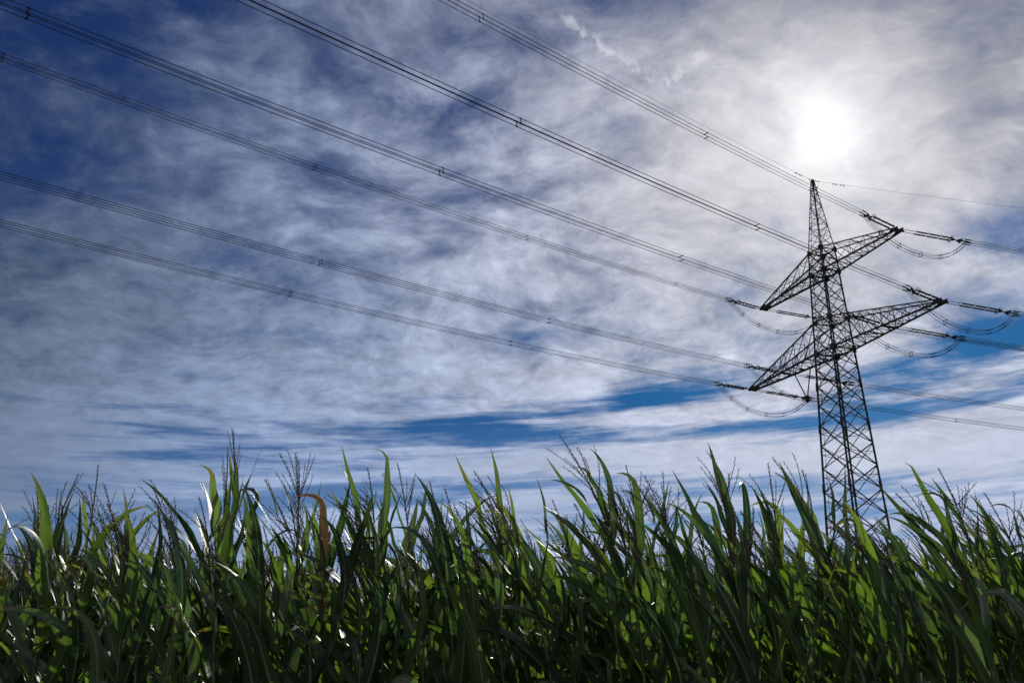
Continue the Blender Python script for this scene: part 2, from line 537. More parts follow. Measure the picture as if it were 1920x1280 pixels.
# gussets
for zz, s in ((Z0, 0.62), (Z1, 0.5), (Z2, 0.55), (Z3, 0.5)):
    for i in range(4):
        gp = MB()
        c = cn(i, zz)
        sx, sy = CORN[i]
        e = 0.13
        gp.plate([(c.x + sx * e, c.y + sy * e - sy * s, zz - s * .55), (c.x + sx * e, c.y + sy * e, zz - s * .75), (c.x + sx * e, c.y + sy * e, zz + s * .75), (c.x + sx * e, c.y + sy * e - sy * s, zz + s * .5)], 0.04)
        gp.plate([(c.x + sx * e - sx * s, c.y + sy * e, zz - s * .55), (c.x + sx * e, c.y + sy * e, zz - s * .75), (c.x + sx * e, c.y + sy * e, zz + s * .75), (c.x + sx * e - sx * s, c.y + sy * e, zz + s * .5)], 0.04)
        gp.build('gusset_plate', M_STEEL, rootT)
# peak
pk = MB()
for i in range(4):
    pk.bar(cn(i, Z3), cn(i, Z4), 0.13)
pk.tube([(0, 0, Z4 - 0.9), (0, 0, Z4 + 0.15)], 0.2, 8)
pkl = [Z3 + (Z4 - 0.6 - Z3) * t for t in (0, 0.19, 0.36, 0.515, 0.655, 0.775, 0.875, 0.95)]
for i in range(4):
    for j, (a, b) in enumerate(zip(pkl, pkl[1:])):
        if (i + j) % 2:
            pk.bar(cn(i, a), cn(i + 1, b), 0.065)
        else:
            pk.bar(cn(i + 1, a), cn(i, b), 0.065)
        pk.bar(cn(i, b), cn(i + 1, b), 0.055)
        m = (a + b) / 2
        pk.bar(cn(i, m), cn(i + 1, m), 0.045)
pk.bar((-0.55, -0.3, Z4 - 1.2), (0.55, 0.3, Z4 - 1.2), 0.12)
pk.build('peak', M_STEEL, rootT)
# climbing rail beside the left leg
cr = MB()
rail = []
for t in np.linspace(0.6, Z4 - 1.5, 24):
    c = cn(3, t)
    rail.append((c.x + min(0.6, half(t) * .5), c.y - 0.02, t))
cr.tube(rail, 0.03, 5)
for t in np.linspace(2.5, Z4 - 3, 30):
    c = cn(3, t)
    cr.bar(c, (c.x + min(0.6, half(t) * .5), c.y - 0.02, t), 0.03, False)
cr.build('climbing_rail', M_STEEL, rootT)


def crossarm(side, zb, zt, a_len, npan, lower):
    wb_, wt_ = half(zb), half(zt)
    cb = MB()
    lc = MB()

    def bot(y, t):
        return Vector((side * (wb_ + (a_len - wb_) * t), y * (wb_ + (TIPW - wb_) * t), zb))

    def top(y, t):
        return Vector((side * (wt_ + (a_len - wt_) * t), y * (wt_ + (TIPW - wt_) * t), zt + (zb + 0.25 - zt) * t))
    for y in (-1, 1):
        cb.bar(bot(y, 0), bot(y, 1), 0.24)
        cb.bar(top(y, 0), top(y, 1), 0.155)
    # end beam and plates at the tip
    cb.bar(bot(-1, 1) + Vector((0, -0.25, 0.02)), bot(1, 1) + Vector((0, 0.25, 0.02)), 0.34)
    for y in (-1, 1):
        b = bot(y, 1)
        cb.plate([b + Vector((-side * 1.6, 0, -.1)), b + Vector((side * 0.25, 0, -.2)), b + Vector((side * .25, 0, .3)), b + Vector((-side * .9, 0, .42))], 0.06)
    ts = np.linspace(0, 1, npan + 1)
    for j in range(npan):
        a, b = ts[j], ts[j + 1]
        for y in (-1, 1):
            if j > 0:
                lc.bar(bot(y, a), top(y, a), 0.075)
            if j < npan - 1:
                lc.bar(top(y, a), bot(y, b), 0.075)
        # lacing between the two lower chords and across the upper ones
        s = 1 if j % 2 else -1
        lc.bar(bot(s, a), bot(-s, (a + b) / 2), 0.085)
        lc.bar(bot(-s, (a + b) / 2), bot(s, b), 0.085)
        lc.bar(bot(-1, (a + b) / 2), bot(1, (a + b) / 2), 0.06)
        lc.bar(bot(-1, b), bot(1, b), 0.08)
        if j > 0:
            lc.bar(top(-1, a), top(1, a), 0.07)
            lc.bar(bot(-1, a), top(1, a), 0.055)
        if j < npan - 2:
            lc.bar(top(-s, a), top(s, b), 0.06)
    if lower:
        t = (AIN - wb_) / (a_len - wb_)
        cb.bar(bot(-1, t) + Vector((0, -0.2, -0.05)), bot(1, t) + Vector((0, 0.2, -0.05)), 0.26)
        for y in (-1, 1):
            lc.bar(bot(y, t), top(y, t), 0.12)
            lc.bar(bot(y, t), top(y, t - 0.13), 0.07)
            lc.bar(bot(y, t), top(y, t + 0.13), 0.07)
        t2 = (AIN - 2.4 - wb_) / (a_len - wb_)
        cb.bar(bot(-1, t2), bot(1, t2), 0.16)
    arm = cb.build('crossarm', M_STEEL, rootT)
    lc.build('arm_lacing', M_STEEL, arm)
    return arm


for sd in (1, -1):
    crossarm(sd, Z2, Z3, A1, 5, False)
    crossarm(sd, Z0, Z1, A2, 7, True)

# ------------------------------------------------------------------ lines
PHL, AL, BL = 3.97368, -0.10854, 0.00033
PHR, AR, BR = 1.43170, -0.12366, 0.00050
S_WIRE = 8.4                                                  # insulator set length from the arm to the conductor clamps


class Line:
    def __init__(self, P, phi, a, b):
        self.P = P
        self.h = Vector((math.sin(phi), math.cos(phi), 0))
        self.a, self.b = a, b
        self.n = Vector((self.h.y, -self.h.x, 0))

    def at(self, s, u=0.0, w=0.0):
        d = (self.h + Vector((0, 0, self.a + 2 * self.b * s))).normalized()
        up = self.n.cross(d)
        return self.P + self.h * s + Vector((0, 0, self.a * s + self.b * s * s)) + self.n * u + up * w


BX = [(-0.2, -0.2), (0.2, -0.2), (0.2, 0.2), (-0.2, 0.2)]


def conductor(line, label, s1, spots, group):
    root = thing('conductor_bundle', label, 'power line', line.at(S_WIRE), 0, group)
    og = line.at(S_WIRE)
    for u, w in BX:
        wb = MB()
        wb.tube([line.at(s, u, w) for s in np.linspace(S_WIRE, s1, 48)], 0.024, 5)
        wb.build('wire', M_WIRE, root, og, True)
    for s, vert in spots:
        sp = MB()
        prs = ((0, 3), (1, 2)) if vert else ((0, 1), (3, 2))
        for i, (a, b) in enumerate(prs):
            ds = 0.0
            sp.bar(line.at(s + ds, *BX[a]), line.at(s + ds, *BX[b]), 0.055, False)
            for kk in (a, b):
                sp.tube([line.at(s + ds - 0.1, *BX[kk]), line.at(s + ds + 0.1, *BX[kk])], 0.042, 6)
        sp.build('spacer', M_FIT, root, og)
    return root


def insulator_set(line, label, r0, group):
    root = thing('insulator_set', label, 'insulator', line.at(0), 0, group)
    og = line.at(0)
    r1 = 6.1
    for u in (-0.3, 0.3):
        rb = MB()
        n = 3
        L = (r1 - r0) / n
        for i in range(n):
            a, b = r0 + i * L, r0 + (i + 1) * L
            # sheds along the rod
            ss, rr = [], []
            m = 18
            for kx in range(m + 1):
                t = a + 0.1 + (b - a - 0.2) * kx / m
                ss += [t]
                rr += [0.115 if kx % 2 else 0.07]
            rb.tube([line.at(a, u), line.at(a + 0.1, u)], 0.045, 6)
            rb.tube([line.at(x, u) for x in ss], rr, 8)
            rb.tube([line.at(b - 0.1, u), line.at(b, u)], 0.045, 6)
            rb.bar(line.at(a + 0.05, u, -0.02), line.at(a + 0.05, u, 0.30), 0.03, False)
        rod = rb.build('insulator_rod', M_PORC, root, og, False)
        lk = MB()
        lk.tube([line.at(0.05, u * 0.9), line.at(r0, u)], 0.035, 6)
        lk.build('link', M_FIT, root, og)
        rg = MB()
        d = line.h + Vector((0, 0, line.a))
        rg.ring(line.at(r1 - 0.1, u), d, 0.27, 0.03, 16)
        rg.bar(line.at(r1 - 0.1, u, -0.25), line.at(r1 - 0.1, u, 0.25), 0.04, False)
        rg.build('arcing_ring', M_FIT, root, og)
    yk = MB()
    yk.plate([line.at(r1, -0.38), line.at(r1, 0.38), line.at(r1 + 0.45, 0.07), line.at(r1 + 0.45, -0.07)], 0.07)
    yk.tube([line.at(r1 + 0.4), line.at(r1 + 0.85)], 0.05, 6)
    yk.bar(line.at(r1 + 0.85, -0.24), line.at(r1 + 0.85, 0.24), 0.16, False)
    for u in (-0.2, 0.2):
        yk.plate([line.at(r1 + 0.85, u, 0.04), line.at(r1 + 1.2, u, 0.26), line.at(r1 + 1.3, u, 0.0), line.at(r1 + 1.2, u, -0.26), line.at(r1 + 0.85, u, -0.04)], 0.05)
    yk.build('yoke_plate', M_FIT, root, og)
    for u, w in BX:
        c = MB()
        c.tube([line.at(r1 + 1.2, u, w), line.at(S_WIRE - 0.75, u, w)], 0.03, 6)
        c.tube([line.at(S_WIRE - 0.75, u, w), line.at(S_WIRE - 0.6, u, w), line.at(S_WIRE, u, w), line.at(S_WIRE + 0.25, u, w)], [0.04, 0.075, 0.07, 0.03], 7)
        c.build('strain_clamp', M_FIT, root, og)
    return root


def jumper(la, lb, dip, label, via=None):
    a, b = la.at(S_WIRE - 0.4), lb.at(S_WIRE - 0.4)
    root = thing('jumper_loop', label, 'jumper cable', a, 0, 'jumper loops under the crossarms')
    n = Vector(((b - a).y, -(b - a).x, 0)).normalized()
    if n.dot(la.n) < 0:
        n = -n

    def at(t, u, w):
        # stiff loop: steep at the clamps, flat underneath
        q = 1 - abs(2 * t - 1) ** 2.3
        p = a.lerp(b, t) + Vector((0, 0, -dip * q))
        e0, e1 = la.at(S_WIRE - 0.4, u, w) - a, lb.at(S_WIRE - 0.4, -u, w) - b
        k = min(1, min(t, 1 - t) * 6)
        mid_ = n * u + Vector((0, 0, w))
        e = e0 if t < 0.5 else e1
        return p + e.lerp(mid_, k)
    for u, w in BX:
        m = MB()
        m.tube([at(t, u, w) for t in np.linspace(0, 1, 40)], 0.025, 5)
        m.build('wire', M_WIRE, root, a, True)
    for t in (0.14, 0.3, 0.5, 0.7, 0.86):
        sp = MB()
        for i in range(4):
            sp.bar(at(t, *BX[i]), at(t, *BX[(i + 1) % 4]), 0.035, False)
            sp.tube([at(t - 0.006, *BX[i]), at(t + 0.006, *BX[i])], 0.045, 6)
        sp.build('spacer', M_FIT, root, a)
    return at


names = {'A': ('near end of the upper crossarm', A1, Z2), 'B': ('near end of the lower crossarm', A2, Z0), 'C': ('lower crossarm, halfway along its near side', AIN, Z0),
         'D': ('far end of the upper crossarm', -A1, Z2), 'E': ('lower crossarm, halfway along its far side', -AIN, Z0), 'F': ('far end of the lower crossarm', -A2, Z0)}
rank = {'A': 'highest', 'B': 'second', 'C': 'third', 'D': 'fourth', 'E': 'fifth', 'F': 'lowest'}
spots = {'A': [(64.9, 1), (37.9, 0), (92, 0)], 'B': [(63.5, 1), (36.1, 0), (91, 0)], 'C': [(66, 1), (38.7, 0), (92.6, 0)],
         'D': [(73.4, 1), (46.7, 0), (99.3, 1), (20, 1)], 'E': [(71.9, 1), (44.7, 0), (99, 0)], 'F': [(74.2, 1), (47, 0), (101, 0)]}
jump = {}
for key, (where, ax, zz) in names.items():
    off = TIPW + 0.2
    if key in 'CE':
        off = half(Z0) + (TIPW - half(Z0)) * (AIN - W0) / (A2 - W0) + 0.2
    PL, PR = tw(ax, -off, zz), tw(ax, off, zz)
    lL, lR = Line(PL, PHL, AL, BL), Line(PR, PHR, AR, BR)
    order = rank[key]
    conductor(lL, '%s of the six four-wire bundles crossing the sky left of the pylon' % order, 185, spots[key], 'conductor bundles left of the pylon')
    conductor(lR, 'wire bundle running right from the %s' % where, 250, [(36, 0), (58, 1), (84, 0), (112, 1)] if key != 'F' else [(31, 0), (58, 1), (84, 0)], 'conductor bundles right of the pylon')
    insulator_set(lL, 'insulator set on the left of the %s' % where, 0.8, 'insulator sets on the crossarms')
    insulator_set(lR, 'insulator set on the right of the %s' % where, 1.5, 'insulator sets on the crossarms')
    jump[key] = jumper(lL, lR, 3.4, 'slack jumper loop below the %s' % where)

# V-shaped insulator holding one jumper under the far half of the lower arm
vb = jump['E'](0.54, 0, 0.1)
vroot = thing('vee_insulator', 'V-shaped insulator pair hanging below the far half of the lower crossarm', 'insulator', vb)
wy = half(Z0) + (TIPW - half(Z0)) * (AIN - W0) / (A2 - W0)
for ax in (-AIN + 0.2, -AIN + 3.6):
    tp = tw(ax, wy * 0.9, Z0 - 0.1)
    mb = MB()
    L = (tp - vb).length
    n_ = 46
    mb.tube([tp.lerp(vb, 0.06 + 0.84 * i / n_) for i in range(n_ + 1)], [0.1 if i % 2 else 0.065 for i in range(n_ + 1)], 7)
    mb.tube([tp, tp.lerp(vb, 0.07)], 0.04, 6)
    mb.tube([tp.lerp(vb, 0.9), vb + Vector((0, 0, 0.1))], 0.045, 6)
    mb.build('insulator_rod', M_PORC, vroot, vb)
yb = MB()
yb.plate([vb + EV * -0.35 + Vector((0, 0, .45)), vb + EV * 0.35 + Vector((0, 0, .45)), vb + EV * 0.25 + Vector((0, 0, -.5)), vb + EV * -0.25 + Vector((0, 0, -.5))], 0.16)
yb.bar(vb + NV * -0.3, vb + NV * 0.3, 0.2, False)
yb.build('yoke_plate', M_FIT, vroot, vb)

# earth wires from the peak
G = tw(0, 0, Z4)
for phi, a, b, lab, s1 in ((PHL, -0.10195, 0.00028, 'single thin earth wire running left from the tip of the pylon', 185), (PHR, -0.0697, 0.00028, 'single thin earth wire running right from the tip of the pylon', 250)):
    ln = Line(G, phi, a, b)
    rt = thing('earth_wire', lab, 'power line', G)
    wmb = MB()
    wmb.tube([ln.at(s) for s in np.linspace(0.1, s1, 48)], 0.014, 5)
    wmb.build('wire', M_WIRE, rt, G, True)
    for s in (3.2, 4.3):
        dm = MB()
        dm.tube([ln.at(s - 0.3, 0, -0.1), ln.at(s + 0.3, 0, -0.1)], 0.015, 5)
        dm.tube([ln.at(s), ln.at(s, 0, -0.1)], 0.02, 5)
        dm.tube([ln.at(s - 0.34, 0, -0.1), ln.at(s - 0.14, 0, -0.1)], 0.055, 6)
        dm.tube([ln.at(s + 0.14, 0, -0.1), ln.at(s + 0.34, 0, -0.1)], 0.055, 6)
        dm.build('vibration_damper', M_FIT, rt, G)
    cl = MB()
    cl.tube([ln.at(0.1), ln.at(0.9), ln.at(1.1)], [0.05, 0.05, 0.02], 6)
    cl.tube([ln.at(1.0), ln.at(0.8, 0, -0.6), ln.at(0.45, 0, -1.2), ln.at(0.2, 0, -1.7)], 0.016, 5)
    cl.build('strain_clamp', M_FIT, rt, G)


# ------------------------------------------------------------------ corn
def norm(v):
    return v / max(np.linalg.norm(v), 1e-9)


WIND = np.array([-0.80, -0.15, 0.56])
WIND /= np.linalg.norm(WIND)


def leaf_arrays(rng, base, d, L, W, kw, droop, twist, n=16, cross=5, fold=0.5, kink=None, wind=WIND, hook=0.0):
    """one maize blade as vertex grid: follows the wind, droops with its own weight, twists and ripples"""
    d = norm(np.array(d, float))
    p = np.array(base, float)
    side = norm(np.cross(d, (0, 0, 1.0)))
    us = np.linspace(-1, 1, cross)
    ph = rng.uniform(0, 6.28, 3)
    fr = rng.uniform(8, 19)
    V, UV = [], []
    ds = L / n
    for i in range(n + 1):
        t = i / n
        nn = np.cross(side, d)
        w = W * min(1.0, 0.55 + 2.2 * t) * max(0.0, 1 - t ** 2.0) ** 1.0
        w = max(w, 0.0015)
        for u in us:
            wave = (0.36 * math.sin(fr * t + ph[0]) + 0.07 * math.sin(fr * 2.1 * t + ph[1] + u)) * u * u * (0.3 + 0.7 * math.sin(math.pi * min(1, t * 1.1)))
            off = side * (u * w / 2) + nn * (w / 2) * (abs(u) * fold * (1 - 0.55 * t) + wave)
            V.append(p + off)
            UV.append((0.5 + u / 2, t))
        if i < n:
            acc = kw * (wind - d * np.dot(wind, d)) * (0.25 + 1.1 * t) * (1.0 - 0.35 * t)
            g = droop * (t ** 1.5) + hook * max(0.0, t - 0.55) * 2.2
            if kink and t > kink:
                acc = acc + np.array([-7.0, -1.0, -9.0])
            acc = acc + np.array([0, 0, -g])
            d = norm(d + acc * ds)
            p = p + d * ds
            side = side - d * np.dot(side, d)
            side = norm(side)
            a = twist * ds / L + 0.25 * math.sin(5 * t + ph[2]) * ds / L
            side = norm(side * math.cos(a) + np.cross(d, side) * math.sin(a))
    F = []
    c = cross
    for i in range(n):
        for k in range(c - 1):
            F.append((i * c + k, i * c + k + 1, (i + 1) * c + k + 1, (i + 1) * c + k))
    return np.array(V), F, np.array(UV)


def mesh_from(name, V, F, mat, UV=None, smooth=True):
    me = bpy.data.meshes.new(name)
    F = np.array(F, dtype=np.int32)
    me.vertices.add(len(V))
    me.vertices.foreach_set('co', np.asarray(V, dtype=np.float32).ravel())
    me.loops.add(F.size)
    me.loops.foreach_set('vertex_index', F.ravel())
    me.polygons.add(len(F))
    me.polygons.foreach_set('loop_start', np.arange(0, F.size, F.shape[1], dtype=np.int32))
    if smooth:
        me.polygons.foreach_set('use_smooth', np.ones(len(F), dtype=bool))
    if UV is not None:
        l = me.uv_layers.new(name='UVMap')
        l.data.foreach_set('uv', np.asarray(UV, dtype=np.float32)[F.ravel()].ravel())
    me.materials.append(mat)
    me.update(calc_edges=True)
    me.validate()
    return me


def tassel_mb(rng, base, d, L, nbr, spread, kw, dens=1.0):
    """central spike and thin arching side branches set with little spikelets"""
    mb = MB()

    def branch(p, d, L, r, kw_, droop, step=0.013):
        p = np.array(p, float)
        d = norm(np.array(d, float))
        n = max(6, int(L / 0.022))
        pts = [p.copy()]
        dirs = [d.copy()]
        ds = L / n
        for i in range(n):
            t = i / n
            d = norm(d + (kw_ * (WIND - d * np.dot(WIND, d)) * (0.3 + t) + np.array([0, 0, -droop * t])) * ds)
            p = p + d * ds
            pts.append(p.copy())
            dirs.append(d.copy())
        mb.tube([Vector(x) for x in pts], [r * (1 - 0.6 * i / n) for i in range(n + 1)], 4)
        # spikelets
        s = L * 0.12
        k = 0
        while s < L:
            i = min(int(s / ds), n - 1)
            c = pts[i] + (pts[i + 1] - pts[i]) * (s / ds - i)
            dd = dirs[i]
            a = norm(np.cross(dd, (0.3, 0.5, 0.8)))
            b = np.cross(dd, a)
            th = k * 2.4 + rng.uniform(-.5, .5)
            o = a * math.cos(th) + b * math.sin(th)
            ax = norm(dd * 0.9 + o * 0.6)
            ln = rng.uniform(0.010, 0.016) * (0.8 + 200 * r * 0.5)
            wd = 0.0024
            q = norm(np.cross(ax, o + 0.01))
            q2 = np.cross(ax, q)
            b0 = len(mb.v)
            mb.v += [Vector(c), Vector(c + ax * ln * .45 + q * wd), Vector(c + ax * ln * .45 + q2 * wd), Vector(c + ax * ln * .45 - q * wd), Vector(c + ax * ln * .45 - q2 * wd), Vector(c + ax * ln)]
            for j in range(4):
                mb.f.append((b0, b0 + 1 + j, b0 + 1 + (j + 1) % 4))
                mb.f.append((b0 + 5, b0 + 1 + (j + 1) % 4, b0 + 1 + j))
            s += step / dens
            k += 1
    d = norm(np.array(d, float))
    base = np.array(base, float)
    branch(base, d, L, 0.0042, kw * 0.5, 0.3, 0.006)
    for i in range(nbr):
        f = rng.uniform(0.10, 0.42)
        az_ = rng.uniform(0, 6.28)
        out = np.array([math.cos(az_), math.sin(az_), 0])
        sp = spread * rng.uniform(0.6, 1.2)
        dd = norm(d * math.cos(sp) + out * math.sin(sp))
        branch(base + d * L * f, dd, L * rng.uniform(0.40, 0.68), 0.0024, kw * rng.uniform(0.7, 1.5), rng.uniform(0.6, 3.2), 0.010)
    return mb


def make_plant(rng, H=1.85, tilt=None, wind=1.0, lean=0.10, nbr=None, tL=None, spread=0.6, label=None, leaf_scale=1.0, dry_idx=(), extra=None, group=None, plane=None, tassel_kw=None, flag=0.5, top_gap=0.10):
    root = thing('corn_plant', label or 'corn plant', 'corn plant', group=group)
    lx, ly = -lean * (1 + 0.3 * rng.uniform(-1, 1)), -lean * rng.uniform(-0.2, 0.5)

    def stem(z):
        t = z / H
        return np.array([lx * t ** 2.2 * H * 0.6 + 0.006 * math.sin(9 * z), ly * t ** 2.2 * H * 0.6, z])
    sb = MB()
    zs = np.linspace(-0.03, H + 0.02, 22)
    sb.tube([Vector(stem(max(z_, 0)) + np.array([0, 0, min(z_, 0)])) for z_ in zs], [0.013 - 0.009 * (i / 21) ** 1.3 + (0.0015 if i % 3 == 0 else 0) for i in range(22)], 7)
    stalk = sb.build('stalk', M_STALK, root, smooth=True)
    plane = (rng.normal(0, 0.45) if rng.uniform() < 0.55 else rng.uniform(0, math.pi)) if plane is None else plane
    z = H - top_gap
    idx = 0
    meshes = []
    while z > 0.8:
        s = 1 if idx % 2 else -1
        a = plane + (0 if s > 0 else math.pi) + rng.uniform(-0.35, 0.35)
        L = [flag, 0.62, 0.76, 0.86, 0.92, 0.95, 0.95, 0.9, 0.85, 0.8, 0.75][min(idx, 10)] * rng.uniform(0.80, 1.08) * leaf_scale
        W = [0.050, 0.063, 0.073, 0.076, 0.082, 0.084, 0.084, 0.082, 0.08, 0.075, 0.07][min(idx, 10)] * rng.uniform(0.76, 1.30)
        el_ = R([74, 70, 66, 62, 60, 57, 55, 52, 50, 46, 42][min(idx, 10)] + rng.uniform(-7, 7))
        d = (math.cos(a) * math.cos(el_), math.sin(a) * math.cos(el_), math.sin(el_))
        droop = [0.6, 1.0, 1.6, 2.4, 3.0, 3.4, 3.7, 3.9, 4, 4, 4][min(idx, 10)] * rng.choice([0.1, 0.3, 0.6, 1.0, 1.7])
        kw = wind * rng.uniform(1.2, 3.6)
        kink = rng.uniform(0.55, 0.85) if rng.uniform() < 0.14 else None
        hook = rng.choice([0.0, 0.0, 1.5, 3.0, 7.0])
        V, F, UV = leaf_arrays(rng, stem(z), d, L, W, kw, droop, rng.normal(0, 0.9), kink=kink, hook=hook)
        dry = idx in dry_idx or False
        me = mesh_from('leaf', V, F, M_DRY if dry else M_LEAF, UV)
        o = bpy.data.objects.new('leaf', me)
        COL.objects.link(o)
        o.parent = root
        if dry:
            o['label'] = 'dried brown leaf'
        z -= rng.uniform(0.11, 0.16) if idx < 5 else rng.uniform(0.13, 0.18)
        idx += 1
    if extra:
        for (zz, d, L, W, kw, droop, twist, kink, dry) in extra:
            V, F, UV = leaf_arrays(rng, stem(zz), d, L, W * 1.25, kw, droop, twist, kink=kink, n=20)
            me = mesh_from('leaf', V, F, M_DRY if dry else M_LEAF, UV)
            o = bpy.data.objects.new('leaf', me)
            COL.objects.link(o)
            o.parent = root
            if dry:
                o['label'] = 'dried brown leaf'
    top = stem(H)
    td = norm(stem(H) - stem(H - 0.15))
    td = norm(td + WIND * 0.12 * wind + np.array([rng.uniform(-.12, .12), rng.uniform(-.12, .12), 0]))
    if tilt is not None:
        td = norm(np.array(tilt, float))
    tm = tassel_mb(rng, top, td, tL or rng.uniform(0.34, 0.46), nbr if nbr is not None else int(rng.integers(5, 12)), spread, tassel_kw if tassel_kw is not None else wind * 2.2)
    tm.build('tassel', M_TASSEL, root, smooth=True)
    return root


def copy_plant(src, kids, loc, rz, sc, label, group):
    c = src.copy()
    COL.objects.link(c)
    c.location = loc
    c.rotation_euler = (0, 0, rz)
    c.scale = (sc, sc, sc)
    c['label'] = label
    c['group'] = group
    for ch in kids:
        d = ch.copy()
        COL.objects.link(d)
        d.parent = c
    return c


rng = np.random.default_rng(11)
CROWD = 'green corn plant with tassel and wind-swept blades, packed among the others of the field front'
CGROUP = 'corn plants crowding the front of the field'

# plants one can point to: (x, y, stalk height, lean, wind, tassel length, branches, spread, label, more)
HERO = [
    dict(tip=(-1.79, 5.6, 2.83), lean=0.01, wind=0.12, tL=0.40, nbr=5, spread=0.28, flag=0.5, plane=0.1, label='tallest corn plant, bolt upright with a thin straight tassel, left of centre', leaf_scale=0.85,
         extra=[(2.05, (0.10, 0, 1.0), 0.55, 0.06, 0.1, 0.0, 0.3, None, False), (2.0, (-0.14, 0.1, 1.0), 0.55, 0.055, 0.1, 0.0, 0.2, None, False)]),
    dict(tip=(-1.82, 5.4, 2.64), lean=0.02, wind=0.3, tL=0.46, nbr=2, spread=0.12, label='corn plant with a bare single-spike tassel beside the tallest plant',
         extra=[(1.95, (-0.12, -0.1, 1.0), 0.66, 0.09, 0.1, 0.3, 0.6, 0.80, False), (1.8, (-0.45, -0.1, 0.9), 0.85, 0.085, 0.3, 2.4, 0.6, None, False)]),
    dict(tip=(-1.32, 5.3, 2.59), lean=0.05, wind=0.3, tL=0.46, nbr=15, spread=0.6, label='corn plant with a dense bushy tassel next to the brown drooping leaf',
         extra=[(1.75, (-0.30, 0, 1.0), 0.80, 0.07, 0.2, 0.0, 0.5, None, False)]),
    dict(tip=(-1.13, 5.12, 2.28), lean=0.03, wind=0.5, tL=0.30, nbr=5, spread=0.5, label='corn plant with one dried orange-brown leaf bent over at its tip',
         extra=[(1.66, (-0.04, -0.05, 1.0), 0.82, 0.066, 0.08, 0.0, 0.9, 0.72, True)]),
    dict(tip=(-0.83, 5.1, 2.47), lean=0.03, wind=0.3, tL=0.36, nbr=13, spread=0.9, tassel_kw=1.5, label='corn plant whose drooping tassel is framed by two tall curved leaves',
         extra=[(1.72, (-0.22, -0.1, 1.0), 0.92, 0.085, 0.15, 0.0, 0.5, None, False), (1.72, (0.12, 0.1, 1.0), 0.95, 0.075, 0.5, 0.6, 0.8, 0.86, False)]),
    dict(tip=(-0.70, 5.4, 2.56), lean=0.04, wind=0.4, tL=0.42, nbr=8, spread=0.5, label='corn plant with a forked upright tassel in the middle left of the field edge'),
    dict(tip=(-0.22, 5.2, 2.46), lean=0.06, wind=0.8, tL=0.46, nbr=10, spread=0.8, tassel_kw=5.0, label='corn plant whose tassel arches over sideways like a hook near the centre',
         extra=[(1.70, (-0.25, 0, 1.0), 0.95, 0.095, 0.5, 0.2, 0.7, None, False), (1.75, (0.05, 0, 1.0), 0.9, 0.09, 0.8, 0.3, 0.7, None, False)]),
    dict(tip=(0.33, 5.3, 2.70), lean=0.22, wind=0.9, tL=0.50, nbr=9, spread=0.6, tassel_kw=1.6, tilt=(-0.42, -0.05, 0.9), label='tall corn plant leaning far over with its tassel blown left, right of centre',
         extra=[(2.0, (-0.50, 0, 0.8), 0.72, 0.07, 0.3, 0.0, 0.6, None, False), (2.15, (-0.3, 0, 0.9), 0.34, 0.035, 0.8, 0.1, 0.5, None, True)]),
    dict(tip=(0.70, 5.6, 2.57), lean=0.06, wind=0.4, tL=0.46, nbr=17, spread=0.85, label='corn plant with a wide feathery tassel just right of the leaning tall one'),
    dict(tip=(0.92, 5.9, 2.60), lean=0.02, wind=0.2, tL=0.42, nbr=11, spread=0.8, label='corn plant with a straight thin-spiked tassel behind the feathery one'),
    dict(tip=(1.08, 5.1, 2.54), lean=0.08, wind=0.7, tL=0.42, nbr=10, spread=0.5, label='corn plant with a broad upright leaf beside its dark tassel, between centre and pylon',
         extra=[(1.70, (-0.05, 0, 1.0), 0.95, 0.10, 0.4, 0.1, 0.5, None, False), (1.65, (-0.35, 0, 1.0), 0.9, 0.085, 0.4, 0.1, 0.5, None, False)]),
    dict(tip=(1.50, 5.5, 2.58), lean=0.03, wind=0.3, tL=0.44, nbr=8, spread=0.7, tassel_kw=0.6, label='corn plant with a wavy upright tassel spike just left of the pylon'),
    dict(tip=(1.60, 5.2, 2.56), lean=0.14, wind=1.0, tL=0.46, nbr=9, spread=0.45, tilt=(-0.40, 0, 0.9), label='corn plant with a slanting tassel touching the left foot of the pylon',
         extra=[(1.65, (-0.30, -0.1, 1.0), 0.95, 0.09, 0.3, 0.1, 0.5, None, False), (1.6, (0.12, 0, 1.0), 0.95, 0.085, 0.1, 0.0, 0.3, None, False)]),
    dict(tip=(2.32, 5.0, 2.42), lean=0.12, wind=1.0, tL=0.36, nbr=11, spread=0.8, label='corn plant with a snapped leaf tip right of the pylon',
         extra=[(1.60, (-0.32, 0, 1.0), 0.98, 0.09, 0.2, 0.0, 0.5, 0.92, False), (1.55, (-0.5, 0, 0.9), 0.98, 0.09, 0.4, 0.2, 0.5, None, False)]),
    dict(tip=(-2.63, 5.5, 2.55), lean=0.03, wind=0.25, tL=0.44, nbr=9, spread=1.0, label='corn plant with a widely spread tassel near the left edge'),
    dict(tip=(-2.74, 5.3, 2.49), lean=-0.04, wind=0.1, tL=0.40, nbr=5, spread=0.4, tassel_kw=-1.0, label='leftmost tall corn plant, its tassel tilting to the right'),
    dict(tip=(2.70, 5.1, 2.31), lean=0.10, wind=0.8, tL=0.42, nbr=11, spread=0.8, label='corn plant with a ragged drooping tassel near the right edge'),
]
hero_xy = []
for h in HERO:
    h = dict(h)
    tx_, ty_, tz_ = h.pop('tip')
    h['H'] = tz_ - h['tL'] * (0.95 - 0.12 * h['wind'])
    bx_ = tx_ + h['lean'] * 0.6 * h['H'] + h['tL'] * (0.10 + 0.30 * h['wind'])
    p = make_plant(rng, group=None, **h)
    p.location = (bx_, ty_, 0)
    hero_xy.append((bx_, ty_))

